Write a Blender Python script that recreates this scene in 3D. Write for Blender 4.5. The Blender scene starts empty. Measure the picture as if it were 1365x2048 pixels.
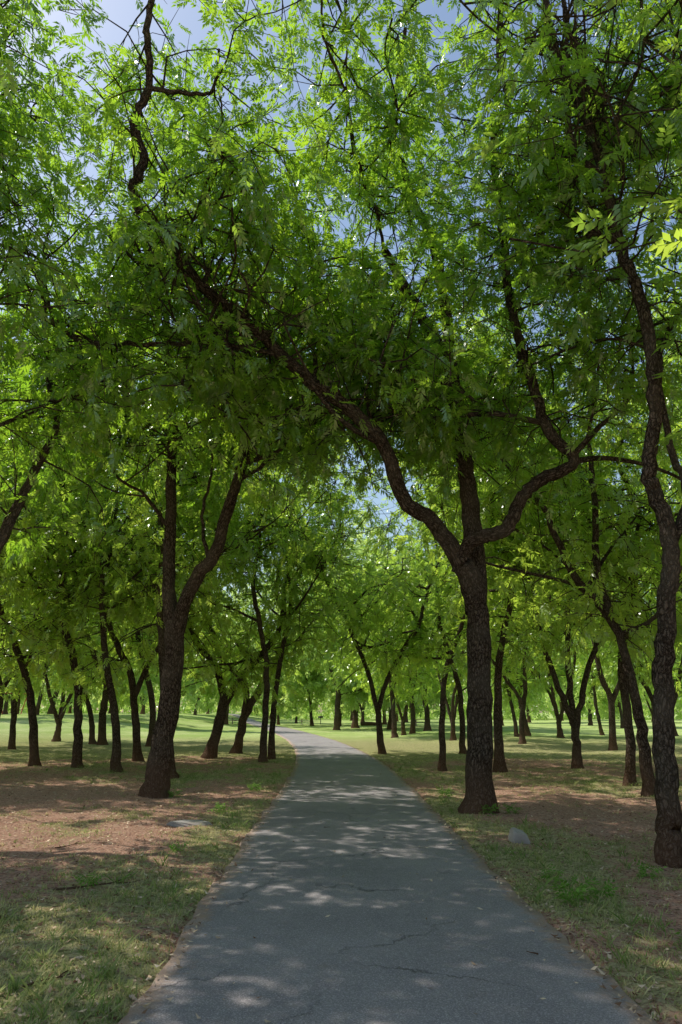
import bpy, math, numpy as np
from mathutils import Vector
R=np.random.default_rng(7)
scene=bpy.context.scene
scene.view_settings.view_transform='Standard'; scene.view_settings.look='None'; scene.view_settings.exposure=0
col=bpy.context.collection

# ------------------------------------------------------------------ helpers
def new_mesh(name,verts,quads,mat=None,smooth=False,fattr=None,vattr=None):
    me=bpy.data.meshes.new(name)
    verts=np.asarray(verts,dtype=np.float32); quads=np.asarray(quads,dtype=np.int32)
    k=quads.shape[1]; nf=len(quads)
    me.vertices.add(len(verts)); me.vertices.foreach_set('co',verts.ravel())
    me.loops.add(nf*k); me.loops.foreach_set('vertex_index',quads.ravel())
    me.polygons.add(nf); me.polygons.foreach_set('loop_start',np.arange(0,nf*k,k,dtype=np.int32))
    try: me.polygons.foreach_set('loop_total',np.full(nf,k,dtype=np.int32))
    except Exception: pass
    me.update(calc_edges=True)
    if smooth: me.polygons.foreach_set('use_smooth',np.ones(nf,dtype=bool))
    if fattr:
        for n,a in fattr.items():
            at=me.attributes.new(n,'FLOAT','FACE'); at.data.foreach_set('value',np.asarray(a,dtype=np.float32))
    if vattr:
        for n,a in vattr.items():
            a=np.asarray(a,dtype=np.float32)
            if a.ndim==2:
                at=me.attributes.new(n,'FLOAT_VECTOR','POINT'); at.data.foreach_set('vector',a.ravel())
            else:
                at=me.attributes.new(n,'FLOAT','POINT'); at.data.foreach_set('value',a)
    if mat: me.materials.append(mat)
    return me
def add_obj(name,data,parent=None,loc=(0,0,0),**props):
    o=bpy.data.objects.new(name,data); col.objects.link(o); o.location=loc
    if parent: o.parent=parent
    for k,v in props.items(): o[k]=v
    return o
class NT:
    def __init__(s,name):
        s.m=bpy.data.materials.new(name); s.m.use_nodes=True; s.t=s.m.node_tree; s.t.nodes.clear()
    def n(s,typ,ins=None,**kw):
        nd=s.t.nodes.new('ShaderNode'+typ)
        for k,v in kw.items(): setattr(nd,k,v)
        for k,v in (ins or {}).items():
            if isinstance(v,bpy.types.NodeSocket): s.t.links.new(v,nd.inputs[k])
            else: nd.inputs[k].default_value=v
        return nd
    def ramp(s,fac,stops):
        nd=s.t.nodes.new('ShaderNodeValToRGB'); s.t.links.new(fac,nd.inputs[0])
        e=nd.color_ramp.elements
        while len(e)<len(stops): e.new(0.5)
        for i,(p,c) in enumerate(stops):
            e[i].position=p; e[i].color=(c,c,c,1) if not hasattr(c,'__len__') else (*c,1)
        return nd.outputs[0]
    def mix(s,f,a,b,bt='MIX'):
        nd=s.t.nodes.new('ShaderNodeMixRGB'); nd.blend_type=bt
        for i,v in enumerate((f,a,b)):
            if isinstance(v,bpy.types.NodeSocket): s.t.links.new(v,nd.inputs[i])
            else: nd.inputs[i].default_value=v if i==0 else (*v,1)
        return nd.outputs[0]
    def math(s,op,a,b=0.0,clamp=False):
        nd=s.t.nodes.new('ShaderNodeMath'); nd.operation=op; nd.use_clamp=clamp
        for i,v in enumerate((a,b)):
            if isinstance(v,bpy.types.NodeSocket): s.t.links.new(v,nd.inputs[i])
            else: nd.inputs[i].default_value=v
        return nd.outputs[0]
    def noise(s,vec,scale,detail=4,rough=.55,out=0,dist=0):
        return s.n('TexNoise',{'Vector':vec,'Scale':scale,'Detail':detail,'Roughness':rough,'Distortion':dist}).outputs[out]
    def out(s,sh):
        o=s.t.nodes.new('ShaderNodeOutputMaterial'); s.t.links.new(sh,o.inputs[0]); return s.m

# ------------------------------------------------------------------ materials
def bark_mat(name,dark,light):
    N=NT(name)
    v=N.n('Attribute',attribute_name='bark').outputs['Vector']
    info=N.n('ObjectInfo').outputs['Random']
    v=N.n('VectorMath',{0:v,1:N.n('CombineXYZ',{0:info,1:info,2:N.math('MULTIPLY',info,17)}).outputs[0]},operation='ADD').outputs[0]
    wob=N.noise(v,9,4,.65,out=1)
    v2=N.n('VectorMath',{0:v,1:N.n('VectorMath',{0:wob,'Scale':.12},operation='SCALE').outputs[0]},operation='ADD').outputs[0]
    m=N.n('Mapping',{'Vector':v2,'Scale':(1,1,.3)}).outputs[0]
    vo=N.n('TexVoronoi',{'Vector':m,'Scale':26},feature='DISTANCE_TO_EDGE').outputs[0]
    cr=N.ramp(vo,[(0,0),(.22,1)])
    nz=N.noise(m,50,5,.75); big=N.noise(v,1.6,3)
    h=N.math('ADD',cr,nz)
    c=N.mix(N.ramp(nz,[(.35,0),(.68,1)]),dark,light)
    c=N.mix(N.ramp(cr,[(0,.05),(1,1)]),(dark[0]*.3,dark[1]*.28,dark[2]*.25),c)
    c=N.mix(N.ramp(big,[(.42,0),(.66,.5)]),c,(.18,.15,.115))
    z=N.n('SeparateXYZ',{0:N.n('TexCoord').outputs['Object']}).outputs[2]
    lo=N.n('MapRange',{0:z,1:0,2:.9,3:.5,4:0}).outputs[0]
    c=N.mix(lo,c,(.27,.135,.08))
    b=N.n('Bump',{'Height':h,'Strength':1.0,'Distance':.045})
    p=N.n('BsdfDiffuse',{'Color':c,'Roughness':.6,'Normal':b.outputs[0]})
    return N.out(p.outputs[0])
def leaf_mat(name,dark,light,trans,gl=.09,clump=True,lowk=.6):
    N=NT(name)
    t=N.n('Attribute',attribute_name='tone').outputs['Fac']
    info=N.n('ObjectInfo').outputs['Random']
    f=N.math('MULTIPLY',t,.8)
    if clump:
        pos=N.n('NewGeometry').outputs['Position']; cl=N.noise(pos,.45,1)
        f=N.math('ADD',N.math('MULTIPLY',t,.65),N.math('SUBTRACT',N.math('MULTIPLY',cl,1.1),.36),clamp=True)
    f=N.math('ADD',f,N.math('MULTIPLY',N.math('SUBTRACT',info,.5),.35),clamp=True)
    c=N.mix(f,dark,light)
    tc=N.mix(f,(trans[0]*lowk,trans[1]*(lowk+.12),trans[2]*lowk),(trans[0]*1.3,trans[1]*1.12,trans[2]))
    d=N.n('BsdfDiffuse',{'Color':c})
    tr=N.n('BsdfTranslucent',{'Color':tc})
    mx=N.n('MixShader',{0:.5,1:d.outputs[0],2:tr.outputs[0]})
    g=N.n('BsdfGlossy',{'Color':(.93,.95,.9,1),'Roughness':.28})
    m2=N.n('MixShader',{0:gl,1:mx.outputs[0],2:g.outputs[0]})
    return N.out(m2.outputs[0])
BARK=bark_mat('pecan_bark',(.075,.056,.043),(.27,.21,.165))
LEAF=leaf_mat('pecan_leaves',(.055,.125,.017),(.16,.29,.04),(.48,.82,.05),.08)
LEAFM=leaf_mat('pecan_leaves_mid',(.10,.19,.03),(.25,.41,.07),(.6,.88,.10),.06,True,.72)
LEAFF=leaf_mat('pecan_leaves_far_haze',(.22,.33,.085),(.36,.5,.17),(.7,.9,.26),.05,False,.8)  # paler greens put atmospheric haze into the colour of far foliage

# ------------------------------------------------------------------ terrain functions
PC=np.array([(-12,.62),(-3,.45),(0,.36),(4.3,.25),(9,.16),(14.5,.15),(21,.1),(27,-.2),(35,-.85),(45,-2.0),(61,-4.4),(85,-8.5),(125,-16.5),(160,-25)])
def pcx(y): return np.interp(y,PC[:,0],PC[:,1])
_ys=np.linspace(-12,160,345); _xs=pcx(_ys)
for _ in range(60): _xs[1:-1]=(_xs[:-2]+2*_xs[1:-1]+_xs[2:])/4
def pcx(y): return np.interp(y,_ys,_xs)
def sst(a,b,x):
    t=np.clip((x-a)/(b-a),0,1); return t*t*(3-2*t)
def wav(x,y,s,k):
    rr=np.random.default_rng(k); o=0
    for i in range(6):
        a=rr.uniform(0,6.28); f=s*rr.uniform(.6,1.7); o=o+np.sin((x*math.cos(a)+y*math.sin(a))*f+rr.uniform(0,6.28))
    return o/6*1.6
HW=1.42
def ground_h(x,y):
    x=np.asarray(x,dtype=float); y=np.asarray(y,dtype=float)
    d=np.abs(x-pcx(np.clip(y,-12,160)))
    off=sst(HW-.1,HW+1.2,d)
    far=sst(3,16,d)
    h=.05*wav(x,y,1.1,3)*off*.8+.03*wav(x,y,4.5,5)*off+.14*wav(x,y,.22,8)*far
    h=h+1.35*sst(10,26,-x)*sst(34,75,y)
    h=h-.045*(1-sst(HW-.05,HW+.12,d))
    return h

# ------------------------------------------------------------------ tubes
def smooth_path(pts,n=5):
    p=np.array(pts,dtype=float)
    if len(p)<3: 
        t=np.linspace(0,1,n*(len(p)-1)+1)[:,None]; return p[0]*(1-t)+p[-1]*t
    q=np.vstack([2*p[0]-p[1],p,2*p[-1]-p[-2]]); out=[]
    for i in range(1,len(q)-2):
        for j in range(n):
            t=j/n; a,b,c,d=q[i-1],q[i],q[i+1],q[i+2]
            out.append(.5*((2*b)+(c-a)*t+(2*a-5*b+4*c-d)*t*t+(3*b-3*c+d-a)*t**3))
    out.append(p[-1]); return np.array(out)
class Tubes:
    def __init__(s): s.v=[];s.q=[];s.b=[];s.n=0
    def add(s,P,r,seg=10,lump=0.0,seed=0):
        P=np.asarray(P); r=np.asarray(r); m=len(P)
        T=np.gradient(P,axis=0); T/=np.linalg.norm(T,axis=1)[:,None]+1e-9
        ref=np.array([1.,.2,.1]) if abs(T[0,0])<.8 else np.array([.1,1.,.2])
        A=np.zeros_like(P); a=ref
        for i in range(m):
            a=a-T[i]*(a@T[i]); a/=np.linalg.norm(a)+1e-9; A[i]=a
        B=np.cross(T,A); an=np.linspace(0,2*np.pi,seg,endpoint=False)
        ca,sa=np.cos(an),np.sin(an)
        L=np.concatenate([[0],np.cumsum(np.linalg.norm(np.diff(P,axis=0),axis=1))])
        rr=r[:,None]*np.ones((1,seg))
        if lump>0:
            ph=seed*1.7
            rr=rr*(1+lump*(np.sin(3*an[None]+L[:,None]*2.1+ph)*.5+np.sin(5*an[None]-L[:,None]*3.7+ph*2)*.35+np.sin(L[:,None]*6.3+ph)*.4+np.sin(2*an[None]+L[:,None]*5+ph)*.4))
        V=P[:,None]+rr[:,:,None]*(A[:,None]*ca[None,:,None]+B[:,None]*sa[None,:,None])
        bk=np.stack([rr*ca,rr*sa,np.repeat(L[:,None],seg,1)],-1)+np.array([seed*.37,seed*.21,seed*1.3])
        i=np.arange(m-1)[:,None]*seg; j=np.arange(seg)[None]; j2=(j+1)%seg
        q=np.stack([i+j,i+j2,i+seg+j2,i+seg+j],-1).reshape(-1,4)+s.n
        s.v.append(V.reshape(-1,3)); s.b.append(bk.reshape(-1,3)); s.q.append(q); s.n+=m*seg
    def mesh(s,name,mat):
        return new_mesh(name,np.vstack(s.v),np.vstack(s.q),mat,smooth=True,vattr={'bark':np.vstack(s.b)})

# ------------------------------------------------------------------ leaves
def leaf_template(pairs,ll,lw,seed):
    rr=np.random.default_rng(seed); V=[];
    def leaflet(b,ang,L,W,droop):
        d=np.array([math.cos(ang),math.sin(ang),-droop]); d/=np.linalg.norm(d)
        s=np.cross([0,0,1],d); s/=np.linalg.norm(s); up=np.array([0,0,1])
        m=b+d*L*.42
        V.extend([b,m+s*W/2+up*W*.18,b+d*L+np.array([0,0,-L*.12]),m-s*W/2+up*W*.18])
    for i in range(pairs):
        t=.22+.72*i/pairs; b=np.array([t,0,-.22*t*t])
        k=.75+.5*math.sin(math.pi*(.25+.6*i/pairs))
        for sg in (1,-1):
            leaflet(b+np.array([sg*.02,0,0]),sg*(rr.uniform(.75,1.15)-.35*i/pairs),ll*k*rr.uniform(.85,1.1)*.8,lw*rr.uniform(.85,1.15),rr.uniform(.0,.45))
    leaflet(np.array([.95,0,-.2]),rr.uniform(-.2,.2),ll*.9,lw,.35)
    V.extend([(0,.006,0),(0,-.006,0),(.97,-.004,-.21),(.97,.004,-.21)])
    return np.array(V)
TPL=[leaf_template(5,.43,.142,i) for i in range(4)]
TPM=[leaf_template(4,.46,.17,10+i) for i in range(4)]
TPF=[leaf_template(3,.55,.24,20+i) for i in range(4)]
def leaves_mesh(name,C,D,S,tpl,mat):
    n=len(C); Vs=[];tone=[]
    D=D/np.linalg.norm(D,axis=1)[:,None]
    up=np.tile([0,0,1.],(n,1))+R.normal(0,.5,(n,3))
    Yx=np.cross(up,D); Yx/=np.linalg.norm(Yx,axis=1)[:,None]+1e-9
    Zx=np.cross(D,Yx); idx=R.integers(0,len(tpl),n)
    for k,t in enumerate(tpl):
        s=idx==k; m=s.sum()
        if m==0: continue
        M=np.stack([D[s],Yx[s],Zx[s]],1)*S[s][:,None,None]
        V=np.einsum('kj,mjl->mkl',t,M)+C[s][:,None]
        Vs.append(V.reshape(-1,3)); tt=R.uniform(0,1,m)
        nq=len(t)//4; tone.append(np.clip(np.repeat(tt,nq)*.7+R.uniform(0,.3,m*nq),0,1))
    V=np.vstack(Vs); q=np.arange(len(V)).reshape(-1,4)
    return new_mesh(name,V,q,mat,fattr={'tone':np.concatenate(tone)})
def extend(pts,H,rng,spread=.5):
    p=[np.array(x,dtype=float) for x in pts]
    d=p[-1]-p[-2]; d/=np.linalg.norm(d)
    while p[-1][2]<H and len(p)<40:
        d=d*.75+np.array([rng.normal(0,spread*.5),rng.normal(0,spread*.5),.35]); d/=np.linalg.norm(d)
        p.append(p[-1]+d*rng.uniform(.8,1.3))
    return p
def make_tree_meshes(name,base,limbs,radii,H=None,ntwig=120,reach=2.0,nleaf=8000,lsize=.4,tpl=TPL,leafmat=LEAF,zmin=4.0,zleaf=3.4,seg=14,seed=1,extra_limbs=0,sub=5,flare=.8,clear=0.0,nclear=99,elm=.15,wide=1.0,lump=.08):
    rng=np.random.default_rng(seed); base=np.array(base,dtype=float); tb=Tubes(); paths=[]
    lim=[list(l) for l in limbs]
    for i,l in enumerate(lim):
        l=[np.array(x,dtype=float)-base for x in l]
        r0,r1=radii[i]
        if i==0:
            l[0][2]=-.35; l.insert(1,np.array([l[0][0]*.8+l[1][0]*.2,l[0][1]*.8+l[1][1]*.2,.12]))
        L0=len(l)
        if H and (i>0 or len(lim)==1 or r1<0): l=extend(l,H*rng.uniform(.85,1.05),rng)
        r1=abs(r1)
        P=smooth_path(l,6); m=len(P)
        P[2:]+=rng.normal(0,.014,(m-2,3))
        t=np.linspace(0,1,m)
        if H and len(l)>L0: r1e=.025
        else: r1e=r1
        r=r0+(r1e-r0)*t**.9
        if i==0: r=r*(1+flare*.55*np.exp(-np.clip(P[:,2],0,9)/.16)+.1*np.exp(-np.clip(P[:,2],0,9)/.7))
        tb.add(P,r,seg,lump,seed+i)
        paths.append((P,r))
    nmain=len(paths)
    for e in range(extra_limbs):
        P,r=paths[rng.integers(0,len(paths))]
        k=[j for j in range(len(P)) if P[j][2]>zmin*.85]
        if not k: continue
        j=k[rng.integers(0,max(1,int(len(k)*.75)))]
        a=rng.uniform(0,6.28); d=np.array([math.cos(a),math.sin(a),rng.uniform(.2,1.1)/wide]); d/=np.linalg.norm(d)
        l=[P[j].copy()]; dd=d
        for s_ in range(rng.integers(3,6)):
            dd=dd+rng.normal(0,.3,3)+np.array([0,0,.12]); dd/=np.linalg.norm(dd); l.append(l[-1]+dd*rng.uniform(.5,.95)*wide)
        Q=smooth_path(l,4); rq=np.linspace(min(r[j]*.6,.055),.016,len(Q)); tb.add(Q,rq,8,.06,seed+50+e); paths.append((Q,rq))
    cand=np.vstack([p for p,_ in paths]); cand=cand[cand[:,2]>zmin]
    # twigs are spread evenly over the space the limbs occupy
    _,inv=np.unique(np.floor(cand/.85).astype(int),axis=0,return_inverse=True); inv=inv.ravel()
    cells=[np.where(inv==c)[0] for c in range(inv.max()+1)]
    C=[];D=[]
    per=max(1,round(nleaf/(ntwig*(sub+1))))
    for t_ in range(ntwig):
        ce=cells[rng.integers(0,len(cells))]; p=cand[ce[rng.integers(0,len(ce))]]
        a=rng.uniform(0,6.28); el=rng.normal(elm,.5); d=np.array([math.cos(a)*math.cos(el),math.sin(a)*math.cos(el),math.sin(el)])
        if clear>0 and d[1]<0 and rng.uniform()<.4: d[1]*=-1
        L=reach*rng.uniform(.45,1.15)
        pts=[p]; dd=d.copy()
        for k in range(4):
            dd=dd+rng.normal(0,.28,3)+np.array([0,0,-.10*k]); dd/=np.linalg.norm(dd); pts.append(pts[-1]+dd*L/4)
        if pts[-1][2]<zleaf: continue
        tb.add(np.array(pts),np.linspace(.018,.005,5),4,0,t_)
        ends=[(np.array(pts[2]),np.array(pts[4]))]
        for s_ in range(sub):
            k=rng.integers(1,5); q=pts[k]; d2=dd*.4+rng.normal(0,.75,3)+np.array([0,0,-.05]); d2/=np.linalg.norm(d2)
            L2=L*rng.uniform(.25,.55); mid=q+d2*L2*.5+rng.normal(0,.05,3); e=q+d2*L2+np.array([0,0,-.08])
            tb.add(np.array([q,mid,e]),np.array([.008,.006,.003]),3,0,t_)
            ends.append((q,e))
        for (q,e) in ends:
            u=rng.uniform(.15,1.05,(per,1))**.8; c=q+(e-q)*u+rng.normal(0,.12,(per,3)); ax=(e-q)/(np.linalg.norm(e-q)+1e-6)
            dv=ax*.6+rng.normal(0,.65,(per,3))+np.array([0,0,-.2]); C.append(c); D.append(dv)
    C=np.vstack(C); D=np.vstack(D)
    k=C[:,2]>zleaf-.3
    if clear>0:   # older limbs carry no leaves of their own: leaves grow on the outer twigs
        keep=rng.uniform(size=len(C))<.10
        for P,_ in paths[:min(nmain,nclear)]:
            for a in P[::2]:
                dx=C-a; dx[:,1]*=np.where(dx[:,1]<0,.33,2.0)
                k&=(np.linalg.norm(dx,axis=1)>clear)|keep
    C=C[k]; D=D[k]
    S=lsize*rng.uniform(.7,1.2,len(C))
    return tb.mesh(name+'_trunk',BARK), leaves_mesh(name+'_crown',C,D,S,tpl,leafmat)
GROUP="pecan trees along the park path"
def place_tree(tm,cm,loc,label,rot=0,sc=1.0,group=GROUP):
    e=add_obj('pecan_tree',None,loc=(loc[0],loc[1],float(ground_h(loc[0],loc[1]))),label=label,category='tree',group=group)
    e.empty_display_size=.3; e.rotation_euler=(0,0,rot); e.scale=(sc,)*3 if not hasattr(sc,'__len__') else sc
    add_obj('trunk',tm,e); add_obj('crown',cm,e); return e

# ---------------------------- the trees whose limbs can be told apart, plus one added for shade (metres)
A=[[(2.31,12.3,0),(2.36,12.3,.99),(2.42,12.3,2.23),(2.46,12.3,3.28),(2.29,12.2,3.99),(2.11,12.1,4.29)],
 [(2.40,12.25,3.5),(2.21,12.2,4.1),(1.92,12,4.55),(1.61,11.9,4.94),(1.14,11.8,5.29),(.75,11.5,6.24),(.16,11.2,6.77),(-.47,11,7.18),(-1.07,10.7,7.61),(-1.58,10.4,8.02),(-2.39,10,8.54),(-2.84,9.6,9.13),(-3.39,9.2,9.63),(-3.20,9,10.19),(-3.35,8.8,10.74),(-3.09,8.6,11.18),(-3.06,8.2,11.95),(-2.95,8,12.95)],
 [(2.12,12.15,4.0),(2.3,11.95,4.5),(2.88,11.6,4.66),(3.12,11.4,5.12),(3.49,11.2,5.45),(4.01,11,5.72),(3.59,11,6.3),(3.44,11,7.1),(3.18,10.8,7.9),(2.96,10.5,9),(2.9,10.3,10.1),(2.74,10,11.5),(3.05,9.8,12.2),(2.85,9.5,13),(2.98,9.2,14.4)],
 [(2.44,12.35,3.3),(2.52,12.6,4.7),(2.48,12.8,6.1),(2.42,12.9,7.1),(2.15,12.7,8.6),(1.5,12.4,9.8),(.9,12.1,10.8)],
 [(-1.07,10.7,7.6),(-2.14,10.3,7.6),(-3.15,10,7.4),(-4.05,9.8,7.3),(-4.52,9.6,7.5),(-4.76,9.5,8),(-4.82,9.4,8.7)],
 [(-1.59,10.6,7.7),(-2.11,10.2,7.4),(-2.54,10,6.9),(-2.44,9.8,6.3)],
 [(2.42,12.9,7.1),(2.2,12.6,9.7),(1.95,12.2,11),(1.39,11.8,12.2),(1.12,11.4,13.4),(1.37,11,15.5)],
 [(-2.39,10,8.5),(-2.14,10.3,9.2),(-1.95,10.6,9.9),(-1.95,10.8,11)],
 [(-3.09,8.6,11.2),(-2.45,8.7,11.2),(-2.14,8.9,11.5),(-2.08,9,12.5)],
 [(.9,12.1,10.7),(.72,11.4,11.1),(.25,10.4,11.7),(.1,9.5,12.1),(-.3,8.9,12.7),(-.35,8.4,13.6)],
 [(-.47,11,7.18),(-.5,11.6,8.2),(-.9,11.9,9.5),(-.8,11.8,11),(-1.2,11.2,12.5)],
 [(.75,11.5,6.24),(.5,11.9,7.2),(.55,12.3,8.3),(.2,12.6,9.4)]]
rA=[(.225,.19),(.165,.045),(.135,.045),(.21,.08),(.045,.02),(.04,.02),(.13,.04),(.05,.025),(.04,.02),(.035,.018),(.045,.02),(.04,.02)]
tm,cm=make_tree_meshes('path_tree',(2.31,12.3,0),A,rA,ntwig=620,reach=2.0,nleaf=19000,lsize=.272,zmin=6.4,zleaf=5.2,seg=24,seed=11,extra_limbs=34,clear=.6,nclear=5,elm=.28)
place_tree(tm,cm,(2.31,12.3),"large pecan tree with forked trunk and crooked limb arching over path")
B=[[(-3.77,14.8,0),(-3.66,14.8,.9),(-3.58,14.8,2.2),(-3.57,14.8,3.5)],
 [(-3.57,14.8,3.1),(-3.82,14.9,4.5),(-3.95,15.1,6.6),(-4.14,15.3,9),(-4.36,15.4,10.5),(-4.6,15.4,12.4)],
 [(-3.6,14.8,2.9),(-3.28,14.6,4.1),(-2.73,14.4,4.9),(-2.51,14.3,5.7),(-2.25,14.2,6.6),(-2.02,14.1,7.3),(-1.35,13.8,7.8),(-.77,13.6,8.3),(-.25,13.4,8.8),(.08,13.2,9.9)],
 [(-2.1,14.15,7.0),(-1.95,14.2,8.7),(-2.13,14.2,9.7),(-1.97,14.3,11.7)],
 [(-2.25,14.2,6.5),(-1.7,14.0,6.8),(-1.15,13.8,7.3),(-.9,13.7,8.2)],
 [(-3.9,15,5.6),(-4.5,15,6.4),(-5.2,14.9,6.9),(-5.6,14.8,7.9)],
 [(-2.85,14.45,4.7),(-3.1,14.6,5.8),(-2.95,14.7,7.0),(-3.2,14.8,8.2)]]
rB=[(.25,.2),(.165,.06),(.16,.06),(.09,.03),(.055,.025),(.05,.02),(.045,.02)]
tm,cm=make_tree_meshes('leaning_tree',(-3.77,14.8,0),B,rB,ntwig=290,reach=2.2,nleaf=7600,lsize=.31,zmin=7.4,zleaf=6.3,seg=20,seed=12,extra_limbs=20,clear=.8,nclear=5,elm=.35)
place_tree(tm,cm,(-3.77,14.8),"leaning pecan tree with trunk forked in two above bare soil")
C_=[[(3.70,8.5,0),(3.76,8.5,.6),(3.83,8.5,1.5),(3.94,8.5,2.3),(4.12,8.5,3.2),(4.23,8.5,3.7),(4.17,8.6,4.4),(4.10,8.6,4.7),(4.27,8.6,5.5),(4.33,8.5,6.5),(4.21,8.4,7.4),(4.01,8.3,8),(3.83,8.2,9.2),(3.69,8.1,10),(3.43,8,10.7),(3.2,7.9,11.4),(3.11,7.8,12.5)],
 [(4.23,8.5,3.7),(4.7,8.8,4.5),(4.71,9.1,5.3),(4.87,9.3,6.9),(5.78,9.5,8.3)],
 [(4.01,8.3,8),(3.79,8.6,8.5),(3.47,8.9,8.9),(3.01,9.2,8.9)],
 [(3.83,8.2,9.2),(3.38,8,9.4),(3.27,7.8,10.4),(3.36,7.7,11.3),(3.31,7.6,12.4)]]
rC=[(.135,.055),(.07,.03),(.04,.02),(.06,.03)]
tm,cm=make_tree_meshes('slim_tree',(3.70,8.5,0),C_,rC,ntwig=240,reach=1.8,nleaf=6000,lsize=.255,zmin=7.0,zleaf=6.2,seg=16,seed=13,extra_limbs=14,clear=.7,nclear=1,elm=.25,flare=.5,lump=.03)
place_tree(tm,cm,(3.70,8.5),"tall slender pecan tree with dark winding trunk beside path")
L_=[[(-7.06,9.5,.1),(-6.66,9.5,1.1),(-6.11,9.6,2.4),(-5.52,9.7,3.2),(-5.05,9.8,4),(-4.88,10,4.9),(-4.62,10.2,6),(-4.86,10.3,6.9)],
 [(-6.11,9.6,2.4),(-6.23,9,4.4),(-5.88,8.5,6.5),(-5.6,8.2,8.5),(-5.4,8,10),(-5.3,7.8,12)],
 [(-6.11,9.6,2.4),(-5.6,9.8,3.1),(-5.2,10,3.3)]]
rL=[(.17,.04),(.12,.03),(.05,.015)]
tm,cm=make_tree_meshes('side_tree',(-7.06,9.5,0),L_,rL,ntwig=240,reach=1.65,nleaf=6000,lsize=.265,zmin=4.2,zleaf=3.6,seg=14,seed=14,extra_limbs=18,clear=.3,elm=.25)
place_tree(tm,cm,(-7.06,9.5),"spreading pecan tree with low limbs reaching toward path")
N_=[[(-6.9,4.6,0),(-6.8,4.7,1.4),(-6.6,4.8,2.8)],[(-6.6,4.8,2.6),(-6.3,5.2,4.4),(-5.9,5.6,6.2),(-5.5,5.8,8),(-5.2,5.9,9.8),(-4.9,6,11.3)],[(-6.6,4.8,2.7),(-7.1,4.4,4.6),(-7.2,4,6.8),(-6.9,3.8,9)],[(-6.2,5.4,5.0),(-5.3,4.0,7),(-4.8,2.8,8.6)]]  # trunk out of view; tree added to shade the near path
tm,cm=make_tree_meshes('added_shade_tree',(-6.9,4.6,0),N_,[(.2,.16),(.13,.03),(.12,.03),(.07,.025)],ntwig=190,reach=1.9,nleaf=4600,lsize=.26,zmin=5.6,zleaf=5.2,seg=12,seed=15,extra_limbs=12,elm=.2)
place_tree(tm,cm,(-6.9,4.6),"spreading pecan tree added off view to shade the path")

M={
'D':[[(6.55,16.6,0),(6.68,16.6,1.3),(6.69,16.6,2.7),(7.08,16.6,4.2),(7.42,16.6,5.7)]],
'E':[[(6.18,14.7,0),(6.17,14.7,1.3),(6.02,14.7,2.6),(5.81,14.7,3.5),(5.10,14.7,4.5),(4.73,14.7,5.5),(4.48,14.7,6.2)],[(5.81,14.7,3.5),(5.61,14.7,4.7),(5.72,14.7,6.2)]],
'F':[[(6.85,21.1,0),(6.9,21.1,1),(6.85,21.1,1.5)],[(6.88,21.1,1.2),(6.37,21.1,2.8),(6.09,21.1,4),(5.92,21.1,5.7)],[(6.86,21.1,1.2),(6.91,21.2,3),(7.04,21.2,4.6)],[(6.9,21.1,1),(7.37,21,2.7),(8.03,21,4.3),(8.09,21,6.2)]],
'G':[[(4.52,20.7,0),(4.55,20.7,1.5),(4.71,20.7,3.2),(5.19,20.7,5),(5.47,20.7,6.8),(5.55,20.7,8.8)]],
'H':[[(2.94,21.1,0),(2.98,21.1,1.4),(3.16,21.1,2.8),(3.72,21.1,4.2)]],
'I':[[(1.66,29,0),(1.54,29,1.3),(1.47,29,1.9)],[(1.5,29,1.6),(1.15,29,3.1),(.58,29,4.5)],[(1.5,29,1.6),(1.91,29,2.9),(2.72,29,4.3)]],
'J':[[(-4.85,26.5,0),(-4.51,26.5,1.3),(-4.34,26.5,2.4)],[(-4.35,26.5,2.1),(-4.8,26.5,3.3),(-5.62,26.5,4.3)],[(-4.42,26.5,1.8),(-3.64,26.5,3),(-2.73,26.5,4.1)]],
'K':[[(-4.23,29,0),(-3.96,29,1.3),(-3.35,29,2.5),(-2.26,29,4.4)],[(-3.96,29,1.3),(-3.97,29,2.7),(-5.07,29,3.9)]],
'M':[[(-2.60,24,0),(-2.55,24,1.2),(-2.55,24,2.7),(-2.67,24,3.8),(-3.04,24,5.4)]],
'N':[[(-2.45,25.4,0),(-2.41,25.4,1.7),(-2.15,25.4,3.8),(-1.88,25.4,5.6),(-2.12,25.4,8)]],
'O':[[(-4.23,18.3,0),(-4.45,18.3,1.3),(-4.72,18.3,3.2),(-4.91,18.3,5.2)]],
'Q':[[(-9.51,22.6,0),(-9.82,22.6,1.7),(-10.34,22.6,3.1),(-11,22.6,4.4)]],
'R':[[(-7.89,21.8,0),(-8.06,21.8,1.7),(-8.4,21.8,3.3),(-9,21.8,4.7)]],
'S':[[(-6.36,20.7,0),(-6.56,20.7,1.5),(-6.95,20.7,3),(-7.29,20.7,4.9)]],
'T':[[(-6.95,24.9,0),(-7.23,24.9,1.7),(-7.48,24.9,2.9),(-8.16,24.9,4.1)],[(-7.3,24.9,2.1),(-6.8,24.9,3.4),(-6.1,24.9,4.6)]],
'U':[[(-9.52,35.9,0),(-9.54,35.9,2),(-10.48,35.9,5),(-10.84,35.9,6.8)]],
'V':[[(-14.61,32.1,0),(-14.79,32.1,2.1),(-14.91,32.1,4.4)]],
'W':[[(12.56,33.4,0),(12.73,33.4,2.2),(12.36,33.4,3.5),(12.15,33.4,6.2)],[(12.7,33.4,2),(13.58,33.4,3.8),(14.05,33.4,5.7)]],
'X':[[(4.87,29,0),(4.91,29,2.1),(4.63,29,3.5),(4.18,29,5.1)]]}
RR={'D':.12,'E':.13,'F':.14,'G':.17,'H':.11,'I':.15,'J':.22,'K':.2,'M':.13,'N':.135,'O':.13,'Q':.15,'R':.15,'S':.14,'T':.15,'U':.19,'V':.15,'W':.18,'X':.13}
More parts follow.
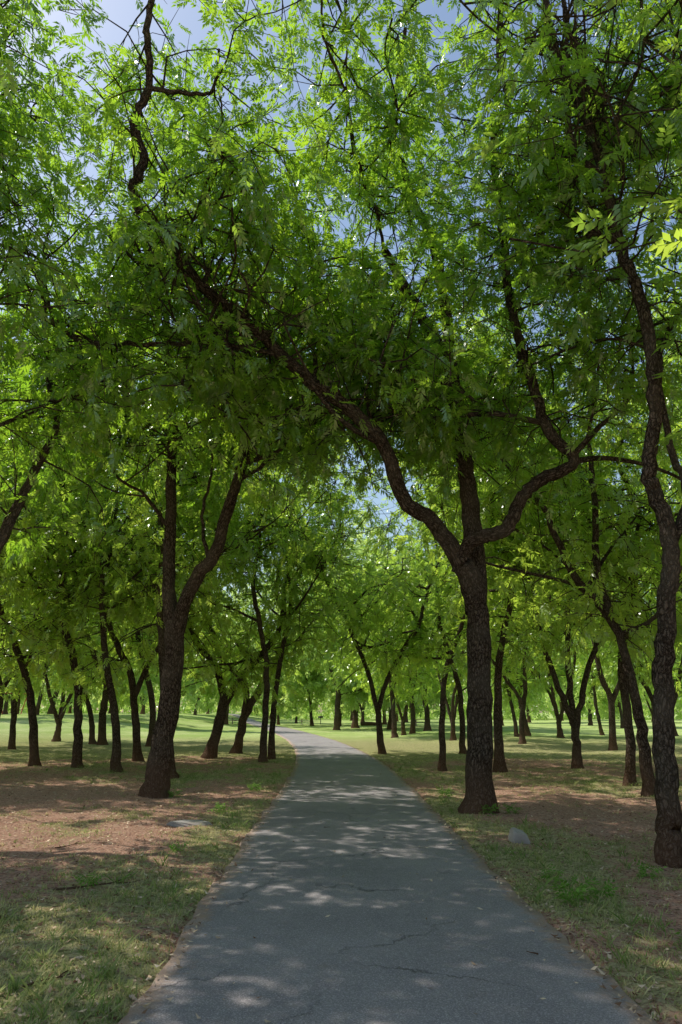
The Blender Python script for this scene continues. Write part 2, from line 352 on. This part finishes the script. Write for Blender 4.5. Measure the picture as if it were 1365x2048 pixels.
LB={'F':"pecan tree with several stems rising from reddish soil",'I':"forked pecan tree beside the path with spreading limbs",
'J':"stout leaning pecan tree forked low over shaded ground",'E':"pecan tree leaning sharply with crooked upper limb",
'H':"slim young pecan tree with leafy shoots on trunk",'K':"pecan tree leaning with low side limb",'W':"pecan tree with forked trunk on grassy ground"}
HH={'I':13,'N':10,'M':9.5,'X':12.5,'K':11,'H':9}
for i,(k,ls) in enumerate(M.items()):
    r=RR[k]; rad=[(r,r*.75 if len(ls)>1 and k in 'FIJ' else -r*.5)]+[(r*.68,r*.3)]*(len(ls)-1)
    b=ls[0][0]; H=HH.get(k,10.8+R.uniform(-1.5,1.8)); zm=R.uniform(3.0,4.2)
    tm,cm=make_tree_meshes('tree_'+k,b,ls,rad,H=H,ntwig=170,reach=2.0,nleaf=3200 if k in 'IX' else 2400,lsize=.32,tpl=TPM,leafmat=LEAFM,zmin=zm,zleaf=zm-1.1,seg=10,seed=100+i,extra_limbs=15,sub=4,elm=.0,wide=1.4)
    place_tree(tm,cm,b,LB.get(k,"pecan tree with dark bark and thin leaning trunk"))

# ---------------------------- variants shared by the rest of the grove
VAR=[]
specs=[[[(0,0,0),(.1,0,1.3),(.05,.1,2.6)],[(.05,.1,2.4),(.9,.3,4),(1.6,.4,6)],[(.05,.1,2.4),(-.8,-.2,4.1),(-1.2,.2,6)]],
 [[(0,0,0),(.15,.1,1.2),(.5,.1,2.8),(.5,-.1,4.6)],[(.35,.1,2.2),(-.4,.5,3.6),(-1.2,.9,5)]],
 [[(0,0,0),(-.05,0,.8),(0,0,1.2)],[(0,0,.9),(.6,.2,2.6),(1.1,.5,4.6)],[(0,0,.9),(-.6,.1,2.6),(-1.4,-.3,4.6)],[(0,0,.9),(.05,-.5,2.8),(.1,-.9,4.8)]],
 [[(0,0,0),(.3,0,1.4),(.9,0,3),(1.2,.2,5)],[(.7,0,2.3),(1.5,-.4,3.4),(2.5,-.7,4.8)]]]
for i,sp in enumerate(specs):
    r=.17; rad=[(r,r*.8)]+[(r*.65,r*.3)]*(len(sp)-1)
    if i in(1,3): rad[0]=(r,-.1)
    VAR.append(make_tree_meshes('grove%d'%i,(0,0,0),sp,rad,H=10.5,ntwig=150,reach=2.2,nleaf=2500,lsize=.38,tpl=TPM,leafmat=LEAFM,zmin=3.2,zleaf=2.3,seg=9,seed=300+i,extra_limbs=15,sub=4,elm=.05,wide=1.3))
FV=[]
for i,sp in enumerate(specs[:3]):
    r=.2; rad=[(r,r*.8)]+[(r*.65,r*.3)]*(len(sp)-1)
    if i==1: rad[0]=(r,-.1)
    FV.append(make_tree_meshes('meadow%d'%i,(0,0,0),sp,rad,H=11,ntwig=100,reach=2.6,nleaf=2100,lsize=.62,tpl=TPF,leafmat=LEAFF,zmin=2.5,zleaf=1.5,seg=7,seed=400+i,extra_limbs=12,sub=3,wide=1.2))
taken=[np.array(ls[0][0][:2]) for ls in M.values()]+[np.array(p) for p in [(2.31,12.3),(-3.77,14.8),(3.7,8.5),(-7.06,9.5),(-6.9,4.6)]]
def try_add(x,y,var,lab,sc,mind):
    p=np.array([x,y])
    if any(np.linalg.norm(p-q)<mind for q in taken): return
    if abs(x-pcx(min(y,160)))<2.4: return
    taken.append(p)
    tm,cm=var[int(R.integers(0,len(var)))]
    place_tree(tm,cm,(x,y),lab,rot=float(R.uniform(0,6.28)),sc=(sc*float(R.uniform(.9,1.12)),sc*float(R.uniform(.9,1.12)),sc))
GL="pecan tree with dark trunk standing in shaded grove"; ML="round crowned shade tree standing on sunlit meadow grass"
for x,y in [(-13.32,38.7),(-12.24,37),(3.51,47),(4.55,52),(5.52,55.6),(6.56,42),(11.52,47),(12.9,49.5),(13.6,44.5),(20.25,55.6),(24.7,53)]:
    try_add(x,y,VAR,GL,float(R.uniform(.95,1.25)),1.0)
for x,y in [(-23.2,113),(-25.5,136),(-3.55,88),(-.2,90),(-8.49,97),(30.7,88)]:
    try_add(x,y,FV,ML,float(R.uniform(1.1,1.4)),1.0)
for x,y,s in [(-.4,68,1.5),(5,72,1.6),(1.5,77,1.6),(8,66,1.4),(-30,70,1.2),(-21,66,1.1),(-36,62,1.2),(-15,64,1.0)]:
    try_add(x,y,FV,ML,s,1.0)
# neighbouring trees just outside the view that shade the path
for x,y,s in [(-12.5,13,1.0),(10.5,12,1.05),(9.5,6,1.0),(-10.8,17.3,1),(12,20,1.0),(-14.5,20,1.0)]:
    try_add(x,y,VAR,GL,s,1.0)
for gy in np.arange(20,50,7.6):
    for gx in np.concatenate([np.arange(9,40,7.4),-np.arange(11,40,7.4)]):
        x=gx+R.uniform(-2.6,2.6); y=gy+R.uniform(-2.6,2.6)
        if abs(x)>.58*y+4: continue
        if x<0 and y>36 and R.uniform()<.6: continue
        if x>0 and y>40 and R.uniform()<.35: continue
        try_add(x,y,VAR,GL,float(R.uniform(.82,1.15)),4.2)
for i in range(70):
    y=R.uniform(78,150); x=R.uniform(-.6*y-4,.6*y+4)
    try_add(x,y,FV,ML,float(R.uniform(1.0,1.6)),7.5)

# ------------------------------------------------------------------ far woodland (one mass)
n=22000
xx=R.uniform(-260,260,n); yy=172+.0006*xx**2+R.uniform(-14,30,n)
ht=17+3*wav(xx,0*xx,.12,21)+2.5*wav(xx,yy,.45,22)
zz=.2+ht*R.uniform(0,1,n)**.9
Cw=np.stack([xx,yy,zz],1); Dw=R.normal(0,1,(n,3))+np.array([0,0,-.3])
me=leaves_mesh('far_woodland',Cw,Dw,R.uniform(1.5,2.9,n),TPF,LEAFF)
o=add_obj('far_woodland',me,kind='stuff')

# ------------------------------------------------------------------ ground sheet
def axis(lims,core,fine):
    a=list(np.arange(core[0],core[1]+1e-6,fine)); s=fine
    x=core[1]
    while x<lims[1]: s*=1.09; x+=s; a.append(x)
    s=fine; x=core[0]
    while x>lims[0]: s*=1.09; x-=s; a.insert(0,x)
    return np.array(a)
gx=axis((-1500,1500),(-9,9),.12); gy=axis((-400,2500),(-2,26),.14)
X,Y=np.meshgrid(gx,gy); Z=ground_h(X,Y)
nx,ny=len(gx),len(gy)
V=np.stack([X,Y,Z],-1).reshape(-1,3)
i=np.arange(ny-1)[:,None]*nx; j=np.arange(nx-1)[None]
Q=np.stack([i+j,i+j+1,i+nx+j+1,i+nx+j],-1).reshape(-1,4)
def grass_mask(x,y):
    d=np.abs(x-pcx(np.clip(y,-12,160)))
    g=.36+.34*wav(x,y,.9,31)+.34*wav(x,y,2.9,32)
    g=g+.24*np.exp(-((d-HW-.5)/.5)**2)
    g=g+.18*sst(10,6,y)*(x<0)
    g=g-.38*np.exp(-((y-14.5)/3.5)**2)*(x<-2)-.22*np.exp(-((y-13)/4)**2)*(x>2.8)
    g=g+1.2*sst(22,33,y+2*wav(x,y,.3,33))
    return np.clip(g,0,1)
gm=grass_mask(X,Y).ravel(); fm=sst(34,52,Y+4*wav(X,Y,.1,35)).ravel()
N=NT('ground')
pos=N.n('TexCoord').outputs['Object']
ga=N.n('Attribute',attribute_name='grassy').outputs['Fac']; fa=N.n('Attribute',attribute_name='meadow').outputs['Fac']
n1=N.noise(pos,1.3,4); n2=N.noise(pos,9,5,.7); n3=N.noise(pos,60,5,.8); n4=N.noise(pos,28,3,.6)
soil=N.mix(N.ramp(n2,[(.3,0),(.7,1)]),(.36,.16,.1),(.62,.38,.27))
soil=N.mix(N.ramp(n3,[(.42,0),(.75,.75)]),soil,(.74,.56,.43))
soil=N.mix(N.ramp(n4,[(.36,.8),(.48,0)]),soil,(.16,.075,.05))
lit=N.n('TexVoronoi',{'Vector':pos,'Scale':26,'Randomness':1})
lm=N.math('MULTIPLY',N.ramp(lit.outputs['Distance'],[(.28,1),(.38,0)]),N.ramp(N.noise(pos,2.4,3),[(.38,0),(.52,1)]))
lc=N.mix(N.n('SeparateColor',{0:lit.outputs['Color']}).outputs[0],(.16,.09,.055),(.68,.55,.41))
soil=N.mix(N.math('MULTIPLY',lm,.7),soil,lc)
straw=N.mix(n3,(.38,.32,.15),(.7,.61,.36))
gr=N.mix(N.ramp(n3,[(.3,0),(.7,1)]),(.1,.16,.035),(.31,.38,.11))
gr=N.mix(N.ramp(n2,[(.36,0),(.56,.9)]),gr,straw)
gr=N.mix(N.ramp(n4,[(.38,.6),(.5,0)]),gr,(.11,.08,.04))
gf=N.math('ADD',ga,N.math('MULTIPLY',N.math('SUBTRACT',n2,.5),1.6)); gf=N.math('ADD',gf,N.math('MULTIPLY',N.math('SUBTRACT',n3,.5),1.2))
c=N.mix(N.ramp(gf,[(.34,0),(.60,1)]),soil,gr)
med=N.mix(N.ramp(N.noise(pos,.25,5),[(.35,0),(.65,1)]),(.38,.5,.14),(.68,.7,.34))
med=N.mix(N.ramp(n1,[(.3,.5),(.7,0)]),med,(.24,.38,.08))  # darker noise in the lawn colour stands in for tree shadow stripes
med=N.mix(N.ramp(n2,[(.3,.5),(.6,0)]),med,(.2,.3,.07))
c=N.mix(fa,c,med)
hb=N.math('ADD',N.math('MULTIPLY',n2,.6),N.math('ADD',N.math('MULTIPLY',n3,.4),N.math('MULTIPLY',n4,.4)))
b=N.n('Bump',{'Height':hb,'Strength':1.0,'Distance':.06})
p=N.n('BsdfDiffuse',{'Color':c,'Roughness':.5,'Normal':b.outputs[0]})
GM=N.out(p.outputs[0])
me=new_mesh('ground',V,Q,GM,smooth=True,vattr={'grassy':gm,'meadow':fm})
add_obj('ground',me,kind='structure')

# ------------------------------------------------------------------ asphalt path
ys=np.concatenate([np.arange(-10,30,.12),np.arange(30,158,.6)])
cx=pcx(ys); nc=25
rr=np.random.default_rng(5)
def edge(seed):
    return .035*wav(ys,ys*0,3.1,seed)+.025*wav(ys,ys*0,9,seed+1)+.02*rr.normal(0,1,len(ys))*.5
eL=-HW+edge(41); eR=HW+edge(43)
u=np.linspace(0,1,nc)
off=eL[:,None]*(1-u)+eR[:,None]*u
PX=cx[:,None]+off; PY=np.repeat(ys[:,None],nc,1)
PZ=.012+.012*(1-(2*u[None]-1)**2)+.008*wav(PX,PY,.9,51)*.5+1.35*sst(10,26,-PX)*sst(34,75,PY)
EL=np.minimum(u,1-u)[None]*2*HW*np.ones_like(PX)
PXs=np.concatenate([PX[:,:1]-.05,PX,PX[:,-1:]+.05],1); PYs=np.concatenate([PY[:,:1],PY,PY[:,-1:]],1)
PZs=np.concatenate([PZ[:,:1]-.1,PZ,PZ[:,-1:]-.1],1); ELs=np.concatenate([EL[:,:1],EL,EL[:,-1:]],1)
m=nc+2; i=np.arange(len(ys)-1)[:,None]*m; j=np.arange(m-1)[None]
Q=np.stack([i+j,i+j+1,i+m+j+1,i+m+j],-1).reshape(-1,4)
N=NT('asphalt')
pos=N.n('TexCoord').outputs['Object']
ed=N.n('Attribute',attribute_name='edge').outputs['Fac']
big=N.noise(pos,.7,4); mid=N.noise(pos,5,4); fine=N.noise(pos,110,3,.75)
agg=N.n('TexVoronoi',{'Vector':pos,'Scale':150}); ag=N.n('SeparateColor',{0:agg.outputs['Color']}).outputs[0]
c=N.mix(N.ramp(big,[(.3,0),(.7,1)]),(.20,.176,.184),(.30,.27,.268))
c=N.mix(N.ramp(mid,[(.35,.0),(.75,.3)]),c,(.37,.335,.315))
c=N.mix(N.ramp(ag,[(.6,0),(.98,.6)]),c,(.58,.54,.52))
c=N.mix(N.ramp(fine,[(.3,.75),(.48,0)]),c,(.065,.057,.06))
wv=N.n('VectorMath',{0:pos,1:N.n('VectorMath',{0:N.noise(pos,2.2,6,.7,out=1),'Scale':.55},operation='SCALE').outputs[0]},operation='ADD').outputs[0]
ck=N.n('TexVoronoi',{'Vector':wv,'Scale':.55},feature='DISTANCE_TO_EDGE').outputs[0]
ckm=N.math('MULTIPLY',N.ramp(ck,[(.0,1),(.006,0)]),N.ramp(N.noise(pos,.55,2),[(.45,0),(.55,1)]))
c=N.mix(N.math('MULTIPLY',ckm,.65),c,(.05,.043,.04))
dm=N.math('MULTIPLY',N.ramp(N.math('ADD',ed,N.math('MULTIPLY',N.math('SUBTRACT',N.noise(pos,7,5,.7),.5),.5)),[(.02,1),(.16,0)]),.75)
c=N.mix(dm,c,(.38,.25,.17))
st=N.ramp(N.noise(pos,3.1,6,.75),[(.60,0),(.70,.35)]); c=N.mix(st,c,(.24,.18,.15))
h=N.math('SUBTRACT',N.math('ADD',N.math('MULTIPLY',ag,.6),fine),N.math('MULTIPLY',ckm,3))
b=N.n('Bump',{'Height':h,'Strength':.7,'Distance':.01})
p=N.n('BsdfPrincipled',{'Base Color':c,'Roughness':.72,'Normal':b.outputs[0],'Specular IOR Level':.35})
AM=N.out(p.outputs[0])
me=new_mesh('path',np.stack([PXs,PYs,PZs],-1).reshape(-1,3),Q,AM,smooth=True,vattr={'edge':ELs.ravel()})
add_obj('path',me,kind='structure')

# ------------------------------------------------------------------ grass blades and leaf litter (uncountable)
def simple_leaf(name,a,b,tr=.3):
    N=NT(name); t=N.n('Attribute',attribute_name='tone').outputs['Fac']
    c=N.mix(t,a,b); d=N.n('BsdfDiffuse',{'Color':c}); tl=N.n('BsdfTranslucent',{'Color':c})
    return N.out(N.n('MixShader',{0:tr,1:d.outputs[0],2:tl.outputs[0]}).outputs[0])
GRM=simple_leaf('grass_blades',(.13,.25,.045),(.7,.61,.31),.4)
def grass(n,ylo,yhi,xr,hmin,hmax,blades,thr,seed,pw=1.5):
    r=np.random.default_rng(seed)
    y=ylo+(yhi-ylo)*r.uniform(0,1,n)**pw; x=r.uniform(-1,1,n)*np.minimum(xr,.62*y+2.5)
    d=np.abs(x-pcx(y)); k=(d>HW+.02)&(grass_mask(x,y)+r.uniform(-.35,.35,n)>thr)
    x,y=x[k],y[k]; n=len(x)
    bx=np.repeat(x,blades)+r.normal(0,.03,n*blades); by=np.repeat(y,blades)+r.normal(0,.03,n*blades)
    bz=ground_h(bx,by)-.004; m=len(bx); hh=r.uniform(hmin,hmax,m)*np.repeat(r.uniform(.5,1.3,n),blades)
    a=r.uniform(0,6.28,m); w=r.uniform(.0025,.005,m)*1.1; ln=hh*r.uniform(.2,1.4,m); ca,sa=np.cos(a),np.sin(a)
    B=np.stack([bx,by,bz],1); W=np.stack([-sa*w,ca*w,0*w],1); D=np.stack([ca*ln,sa*ln,hh],1)
    mid=B+D*.5+np.stack([0*hh,0*hh,hh*.12],1)
    V=np.stack([B-W,B+W,mid+W*.8,B+D],1).reshape(-1,3)
    q=np.arange(m*4).reshape(-1,4)
    tone=np.clip(np.repeat(r.uniform(0,1,n)**.85,blades)*.8+r.uniform(0,.2,m),0,1)
    return V,q,tone
V1,q1,t1=grass(60000,2.5,30,16,.018,.05,6,.34,61,1.35)
V2,q2,t2=grass(4500,3,24,9,.05,.12,9,.6,62)
me=new_mesh('grass',np.vstack([V1,V2]),np.vstack([q1,q2+len(V1)]),GRM,fattr={'tone':np.concatenate([t1,t2*.45])})
add_obj('grass',me,kind='stuff')
LIT=simple_leaf('dry_leaves',(.17,.09,.05),(.76,.61,.43),.15)
def litter(n,ylo,yhi,seed,onpath=False):
    r=np.random.default_rng(seed); y=ylo+(yhi-ylo)*r.uniform(0,1,n)**1.5
    if onpath: x=pcx(y)+np.sign(r.uniform(-1,1,n))*HW*r.uniform(0,1,n)**.5; z=.03+0*y
    else:
        x=r.uniform(-1,1,n)*np.minimum(13,.62*y+2.5); k=np.abs(x-pcx(y))>HW-.12; x,y=x[k],y[k]; z=np.maximum(ground_h(x,y)+.008,np.where(np.abs(x-pcx(y))<HW+.03,.03,-9))
    m=len(x); L=r.uniform(.02,.065,m); W=L*r.uniform(.2,.5,m); a=r.uniform(0,6.28,m); ca,sa=np.cos(a),np.sin(a)
    C=np.stack([x,y,z],1); D=np.stack([ca*L,sa*L,r.normal(0,.25,m)*L],1); S=np.stack([-sa*W,ca*W,r.normal(0,.4,m)*W],1)
    cup=np.stack([0*L,0*L,L*r.uniform(.0,.3,m)],1)
    V=np.stack([C-D*.5+cup,C+S*.5,C+D*.5+cup,C-S*.5],1).reshape(-1,3)
    return V,np.arange(m*4).reshape(-1,4),r.uniform(0,1,m)**1.2
V1,q1,t1=litter(38000,2.5,27,71); V2,q2,t2=litter(260,3,22,72,True)
me=new_mesh('leaf_litter',np.vstack([V1,V2]),np.vstack([q1,q2+len(V1)]),LIT,fattr={'tone':np.concatenate([t1,t2])})
add_obj('leaf_litter',me,kind='stuff')

# ------------------------------------------------------------------ weeds
WEED=simple_leaf('weed_leaves',(.12,.26,.035),(.28,.48,.1),.4)
TPW=[leaf_template(2,.5,.2,30+i) for i in range(3)]
def weed(x,y,s,seed):
    r=np.random.default_rng(seed); n=30
    a=r.uniform(0,6.28,n); rad=r.uniform(0,.08,n)*s
    C=np.stack([np.cos(a)*rad,np.sin(a)*rad,r.uniform(.0,.12,n)*s],1); D=np.stack([np.cos(a),np.sin(a),r.uniform(0,1,n)],1)
    me=leaves_mesh('weed',C,D,r.uniform(.06,.13,n)*s,TPW,WEED)
    add_obj('weed_plant',me,loc=(x,y,float(ground_h(x,y))),label="small bright green leafy weed growing beside the path",category='plant',group="weeds on the path verge")
for i,(x,y,s) in enumerate([(2.05,6.75,1.25),(2.35,7.0,.9),(2.1,7.5,.8),(-1.9,8.8,.7),(2.6,5.6,.9),(-2.4,7.2,.7),(-2.0,12.2,1),(2.4,11.9,1),(2.75,12.0,1),(3.2,7.9,.9),(-3.3,14.6,1),(-1.85,15.6,1),(2.05,14.5,1)]): weed(x,y,s,80+i)

# ------------------------------------------------------------------ rocks
def rock(x,y,sx,sy,sz,planes,label,colr,sink):
    import bmesh
    bm=bmesh.new(); bmesh.ops.create_icosphere(bm,subdivisions=5,radius=1)
    pl=[(np.array(p,dtype=float)/np.linalg.norm(p),d) for p,d in planes]
    for v in bm.verts:
        c=np.array(v.co)
        for p,d in pl:
            e=c@p-d
            if e>0: c=c-p*e*.97
        c=c*(1+.02*math.sin(c[0]*7+c[1]*5)+.012*math.sin(c[2]*13+c[0]*9))
        v.co=(c[0]*sx,c[1]*sy,c[2]*sz)
    me=bpy.data.meshes.new('rock'); bm.to_mesh(me); bm.free()
    me.polygons.foreach_set('use_smooth',np.ones(len(me.polygons),dtype=bool))
    N=NT('rock_stone'); pos=N.n('TexCoord').outputs['Object']; a=N.noise(pos,14,6,.7); b_=N.noise(pos,3,3)
    c=N.mix(a,tuple(q*.55 for q in colr),colr); c=N.mix(N.ramp(b_,[(.5,0),(.7,.5)]),c,(.2,.14,.1))
    bp=N.n('Bump',{'Height':a,'Strength':.7,'Distance':.03})
    me.materials.append(N.out(N.n('BsdfPrincipled',{'Base Color':c,'Roughness':.9,'Normal':bp.outputs[0]}).outputs[0]))
    add_obj('rock',me,loc=(x,y,float(ground_h(x,y))+sz*sink),label=label,category='rock')
rock(2.32,9.75,.17,.14,.14,[((1,.15,.1),.6),((-1,-.1,.25),.6),((.1,-1,.2),.55),((0,1,0),.6),((.35,-.25,1),.5),((-.7,-.7,.3),.7),((.8,-.5,.6),.66)],"pale angular rock lying beside the path",(.5,.44,.4),.35)
rock(-2.25,11.1,.38,.26,.07,[((0,.1,1),.6),((1,.5,.2),.7),((-.6,-1,.1),.7),((-.9,.4,.2),.75)],"flat grey stone half buried in soil",(.34,.32,.3),.15)
# ------------------------------------------------------------------ fallen sticks
for i,(x,y,L,a) in enumerate([(-2.3,7.25,.8,.45),(-2.9,6.3,.4,2.6),(-3.3,9.2,.5,1.0),(3.1,6.4,.45,2.2),(1.3,5.3,.09,2.5),(1.62,8.6,.12,.8),(-.2,10.6,.1,.3),(-1.8,4.9,.35,.8)]):
    r=np.random.default_rng(900+i); tb=Tubes(); d=np.array([math.cos(a),math.sin(a),0]); p=[d*L*t+np.array([0,0,.01])+r.normal(0,.035*L,3)*[1,1,.15] for t in np.linspace(-.5,.5,6)]
    tb.add(smooth_path(p,3),np.linspace(.005+.006*min(L,1),.002,16),6,.05,i)
    if L>.3:
        q=[p[3],p[3]+np.array([math.cos(a+.7),math.sin(a+.7),.05])*L*.18,p[3]+np.array([math.cos(a+.6),math.sin(a+.6),.02])*L*.34]
        tb.add(smooth_path(q,3),np.linspace(.006,.002,7),5,.05,i)
    add_obj('fallen_stick',tb.mesh('fallen_stick',BARK),loc=(x,y,max(float(ground_h(x,y)),.02 if abs(x-pcx(y))<HW else -9)+.004),label="thin dry brown stick fallen on the ground",category='stick',group="fallen sticks")

# ------------------------------------------------------------------ small park furniture
def plain(name,c,rough=.7,metal=0.0,scale=8):
    N=NT(name); pos=N.n('TexCoord').outputs['Object']; a=N.noise(pos,scale,5,.65)
    cc=N.mix(a,tuple(q*.65 for q in c),tuple(min(1,q*1.25) for q in c))
    return N.out(N.n('BsdfPrincipled',{'Base Color':cc,'Roughness':rough,'Metallic':metal}).outputs[0])
def boxes(name,bs,mat):
    V=[];Q=[]
    for (c,s) in bs:
        b=len(V); x,y,z=[q/2 for q in s]
        for dx,dy,dz in [(-1,-1,-1),(1,-1,-1),(1,1,-1),(-1,1,-1),(-1,-1,1),(1,-1,1),(1,1,1),(-1,1,1)]: V.append((c[0]+dx*x,c[1]+dy*y,c[2]+dz*z))
        Q+=[[b+k for k in f] for f in [(0,3,2,1),(4,5,6,7),(0,1,5,4),(1,2,6,5),(2,3,7,6),(3,0,4,7)]]
    return new_mesh(name,V,Q,mat)
WOOD=plain('weathered_wood',(.2,.15,.11)); CONC=plain('concrete',(.33,.31,.28)); IRON=plain('black_iron',(.05,.05,.05),.5,.6); RED=plain('red_paint',(.45,.05,.03),.45)
def table(x,y,rot):
    e=add_obj('picnic_table',None,loc=(x,y,float(ground_h(x,y))),label="weathered picnic table with two benches on grass",category='picnic table',group="picnic tables in the park"); e.rotation_euler=(0,0,rot)
    add_obj('table_top',boxes('table_top',[((0,k*.15,.74),(1.8,.14,.05)) for k in(-2,-1,0,1,2)],WOOD),e)
    for s in(-1,1):
        add_obj('bench_seat',boxes('bench_seat',[((0,s*.68+k*.14,.45),(1.8,.13,.045)) for k in(-.5,.5)],WOOD),e)
        add_obj('leg',boxes('leg',[((s*.6,0,.36),(.1,.12,.7)),((s*.6,0,.40),(.08,1.5,.055)),((s*.6,0,.03),(.12,1.2,.06))],CONC),e)
table(-4.9,100,.2); table(-13.5,92,.8); table(9,80,-.3)
e=add_obj('barbecue_grill',None,loc=(-2.97,104,float(ground_h(-2.97,104))),label="black iron barbecue grill on a post in grass",category='grill')
add_obj('post',boxes('post',[((0,0,.45),(.1,.1,.9))],IRON),e); add_obj('firebox',boxes('firebox',[((0,0,.93),(.7,.5,.06)),((0,.24,1.06),(.7,.03,.22)),((-.34,0,1.03),(.03,.46,.16)),((.34,0,1.03),(.03,.46,.16))],IRON),e)
tb=Tubes(); tb.add(smooth_path([(-1.1,0,.22),(-.4,.05,.25),(.4,0,.24),(1.1,.05,.2)],4),np.array([.02]+[.26]*5+[.23]*5+[.2,.02]),12,.08,3)
add_obj('fallen_log',tb.mesh('fallen_log',BARK),loc=(3.5,90,0),label="brown fallen log lying on the meadow grass",category='log')
def swing(x,y,rot):
    e=add_obj('swing_set',None,loc=(x,y,float(ground_h(x,y))),label="red metal playground swing frame on the lawn",category='swing set'); e.rotation_euler=(0,0,rot)
    t=Tubes(); t.add([(-2,0,2.4),(0,0,2.4),(2,0,2.4)],np.array([.06]*3),10); add_obj('top_beam',t.mesh('top_beam',RED),e)
    for sx in(-2,2):
        t=Tubes(); t.add([(sx,-.8,-.1),(sx,-.4,1.2),(sx,0,2.4)],np.array([.055]*3),10); t.add([(sx,.8,-.1),(sx,.4,1.2),(sx,0,2.4)],np.array([.055]*3),10); add_obj('leg',t.mesh('leg',RED),e)
    for sx in(-.8,.8):
        t=Tubes(); t.add([(sx-.22,0,2.36),(sx-.22,0,1.4),(sx-.22,0,.5)],np.array([.012]*3),5); t.add([(sx+.22,0,2.36),(sx+.22,0,1.4),(sx+.22,0,.5)],np.array([.012]*3),5); add_obj('chain',t.mesh('chain',IRON),e)
        add_obj('seat',boxes('seat',[((sx,0,.49),(.5,.18,.03))],IRON),e)
swing(-37,80,1.2)

# ------------------------------------------------------------------ light, sky, camera
sd=Vector((-.88,.40,0)).normalized(); EL_=math.radians(54)
sd=Vector((sd.x*math.cos(EL_),sd.y*math.cos(EL_),math.sin(EL_)))
sl=bpy.data.lights.new('sun','SUN'); sl.energy=5.0; sl.angle=math.radians(.5); sl.color=(1,.955,.87)
so=add_obj('sun',sl); so.rotation_euler=sd.to_track_quat('Z','Y').to_euler(); so.location=sd*60
w=bpy.data.worlds.new('World'); scene.world=w; w.use_nodes=True; nt=w.node_tree; nt.nodes.clear()
sk=nt.nodes.new('ShaderNodeTexSky'); sk.sky_type='NISHITA'; sk.sun_disc=False; sk.sun_elevation=EL_; sk.sun_rotation=math.atan2(sd.x,sd.y)%(2*math.pi); sk.dust_density=1.3; sk.air_density=1.4
bg=nt.nodes.new('ShaderNodeBackground'); bg.inputs[1].default_value=.15; wo=nt.nodes.new('ShaderNodeOutputWorld')
nt.links.new(sk.outputs[0],bg.inputs[0]); nt.links.new(bg.outputs[0],wo.inputs[0])
cd=bpy.data.cameras.new('camera'); cd.sensor_fit='VERTICAL'; cd.sensor_height=36; cd.sensor_width=24; cd.lens=24; cd.clip_end=6000
co=add_obj('camera',cd,loc=(0,0,1.6)); co.rotation_euler=(math.radians(90+16.37),0,0); scene.camera=co
print('trees',len(taken))
